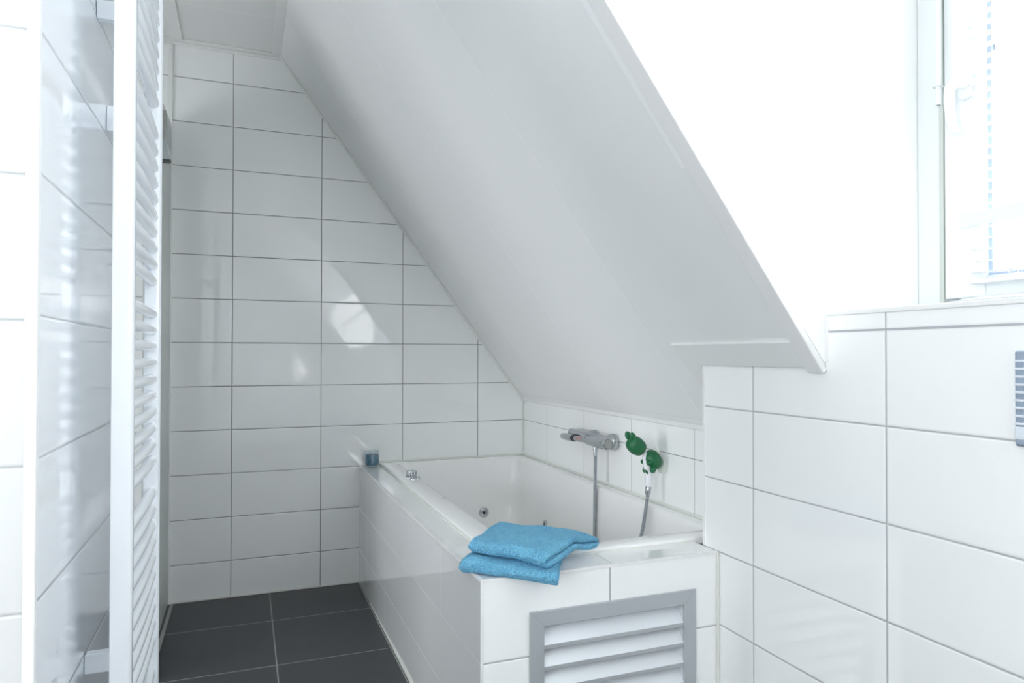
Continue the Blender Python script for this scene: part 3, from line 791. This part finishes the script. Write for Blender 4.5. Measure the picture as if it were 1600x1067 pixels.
# ------------------------------------------------------------------ flush plate at the edge of the picture
fp = thing('flush_plate', 'chrome toilet flush plate with strips drawing reflected blind slats on the right wall at the picture edge', 'flush plate', (XN, .66, 1.04))
FY0, FY1, FZ0, FZ1 = .545, .785, .960, 1.123
bm = bmesh.new(); box(bm, XN - .009, XN - E, FY0, FY1, FZ0, FZ1); part('plate', bm, plain('blue grey chrome', (0.50, 0.58, 0.70), 0.15, metal=0.8), fp, bevel=0.004)
M_plate_pale = plain('pale chrome', (0.80, 0.86, 0.92), 0.25, metal=0.3)
for k in range(9):  # pale strips stand in for blind slats reflected in the chrome
    z = FZ1 - .0165 - k * .0133
    bm = bmesh.new(); box(bm, XN - .012, XN - .0085, FY0 + .002, FY1 - .002, z - .0035, z + .0005); part('reflection_strip', bm, M_plate_pale, fp, bevel=0.0008)
bm = bmesh.new(); box(bm, XN - .012, XN - .0085, FY0 + .002, FY1 - .002, FZ0 + .012, FZ0 + .034); part('push_button', bm, M_plate_pale, fp, bevel=0.002)

# ------------------------------------------------------------------ folded towels
def towel(name, label, P, zb, thick, droop, layers, seed, open_fold=0.5):
    """P: ground points near-left, far-left, far-right, near-right of the folded cloth. Left side is the fold; the near-right rims show the layers."""
    NL, NW, NS = 64, 56, 24
    P = [Vector((p[0], p[1], 0)) for p in P]
    def base(u, v):       # u from fold (0) to open end (1), v from near (0) to far (1)
        a = P[0].lerp(P[3], u); b = P[1].lerp(P[2], u); return a.lerp(b, v)
    bm = bmesh.new()
    # one continuous sheet folded over: section path in (u, height), doubled back at u = 0
    per = thick / layers
    def section(v):
        pts = []
        r = thick / 2
        uL = max((P[3] - P[0]).length, .01)
        top = []; bot = []
        n = 34
        for i in range(n + 1):
            t = i / n; top.append((1 - t * (1 - r / uL * .9), thick))      # outer top, from the open end to the fold
        arc = [(r / uL * .9 * (1 - sin(a)) , r + r * cos(a)) for a in [pi * k / 12 for k in range(1, 12)]]
        for i in range(n + 1):
            t = i / n; bot.append((r / uL * .9 + t * (1 - r / uL * .9) - 0.0, 0))
        inner = []
        g = per * .12
        m = thick * .5
        # blunt open end with a slit between the two halves
        end = [(1.0 + .006, thick * .12), (1.0 + .012, thick * .25), (1.0 + .006, thick * .40), (.985, thick * .47), (.93, thick * .492), (.85, thick * .5),
               (.93, thick * .508), (.985, thick * .53), (.99 , thick * .60), (1.0 + .004, thick * .75), (1.0 + .002, thick * .90)]
        return top + arc + bot + end
    secs = []
    for j in range(NW + 1):
        v = j / NW
        # rounded near and far rims: the section shrinks towards v = 0 and 1
        e = min(v, 1 - v) * NW
        row = []
        W = (P[1] - P[0]).length
        dist = min(v, 1 - v) * W
        q = min(1, dist / (thick * .5))
        k = math.sqrt(max(0, 1 - (1 - q) ** 2)) * .86 + .14
        for (u, h) in section(v):
            p = base(u, v)
            hh = (h - thick * .5) * k + thick * .5
            nz = noise.noise(Vector((p.x * 13, p.y * 13, seed * 7.3 + h * 10))) * .0075 + noise.noise(Vector((p.x * 45, p.y * 45, seed + h * 30))) * .0016
            fine = noise.noise(Vector((p.x * 260, p.y * 260, h * 260 + seed))) * .0009
            nx = noise.noise(Vector((p.y * 16, h * 30, seed * 3.1))) * .006
            z = zb + hh + (nz + fine) * (h / thick * .8 + .2) + droop(u, v, p, h / thick)
            row.append(bm.verts.new((p.x + nx, p.y + nx * .5, z)))
        secs.append(row)
    n = len(secs[0])
    for a, b in zip(secs, secs[1:]):
        for i in range(n): bm.faces.new((a[i], a[(i + 1) % n], b[(i + 1) % n], b[i]))
    bm.faces.new(secs[0]); bm.faces.new(secs[-1][::-1])
    bmesh.ops.triangulate(bm, faces=[f for f in bm.faces if len(f.verts) > 4])
    o = obj(name, bm, M_towel, smooth=180)
    c = (P[0] + P[2]) / 2; c.z = zb
    o.data.transform(Matrix.Translation(-c)); o.location = c
    md = o.modifiers.new('sub', 'SUBSURF'); md.levels = 1; md.render_levels = 1
    tag(o, label, 'towel', 'folded light blue towels on the bath corner')
    return o
LZ = ZT + .0022
def droop_low(u, v, p, h):
    d = 0
    if p.y < BY: d -= (BY - p.y) * .06
    if p.x < BX: d -= (BX - p.x) * .20
    # rides up on the rim of the tub
    k = min(max((p.x - .600) / .03, 0), 1) * min(max((p.y - 1.675) / .03, 0), 1)
    d += .0115 * k * k * (3 - 2 * k) * (1 - .92 * h)
    return d
def droop_top(u, v, p, h):
    # dips at the near corner, waves at the open far corner that hangs free
    d = -.012 * max(0, 1 - v * 2.2) * max(0, u - .55) / .45
    d += -.016 * max(0, v - .55) / .45 * max(0, u - .5) / .5 * (1 - .2 * h)
    d += .007 * math.exp(-((v - .55) / .16) ** 2) * max(0, u - .6) / .4
    return d
towel('folded_towel', 'lower folded light blue towel lying on the near corner of the bath ledge', [(.497, 1.655), (.640, 1.850), (.800, 1.690), (.688, 1.482)], LZ, .033, droop_low, 2, 1.0)
towel('folded_towel', 'upper folded light blue towel resting on the other towel beside the tub', [(.530, 1.685), (.672, 1.850), (.893, 1.655), (.672, 1.515)], LZ + .038, .035, droop_top, 2, 5.0)
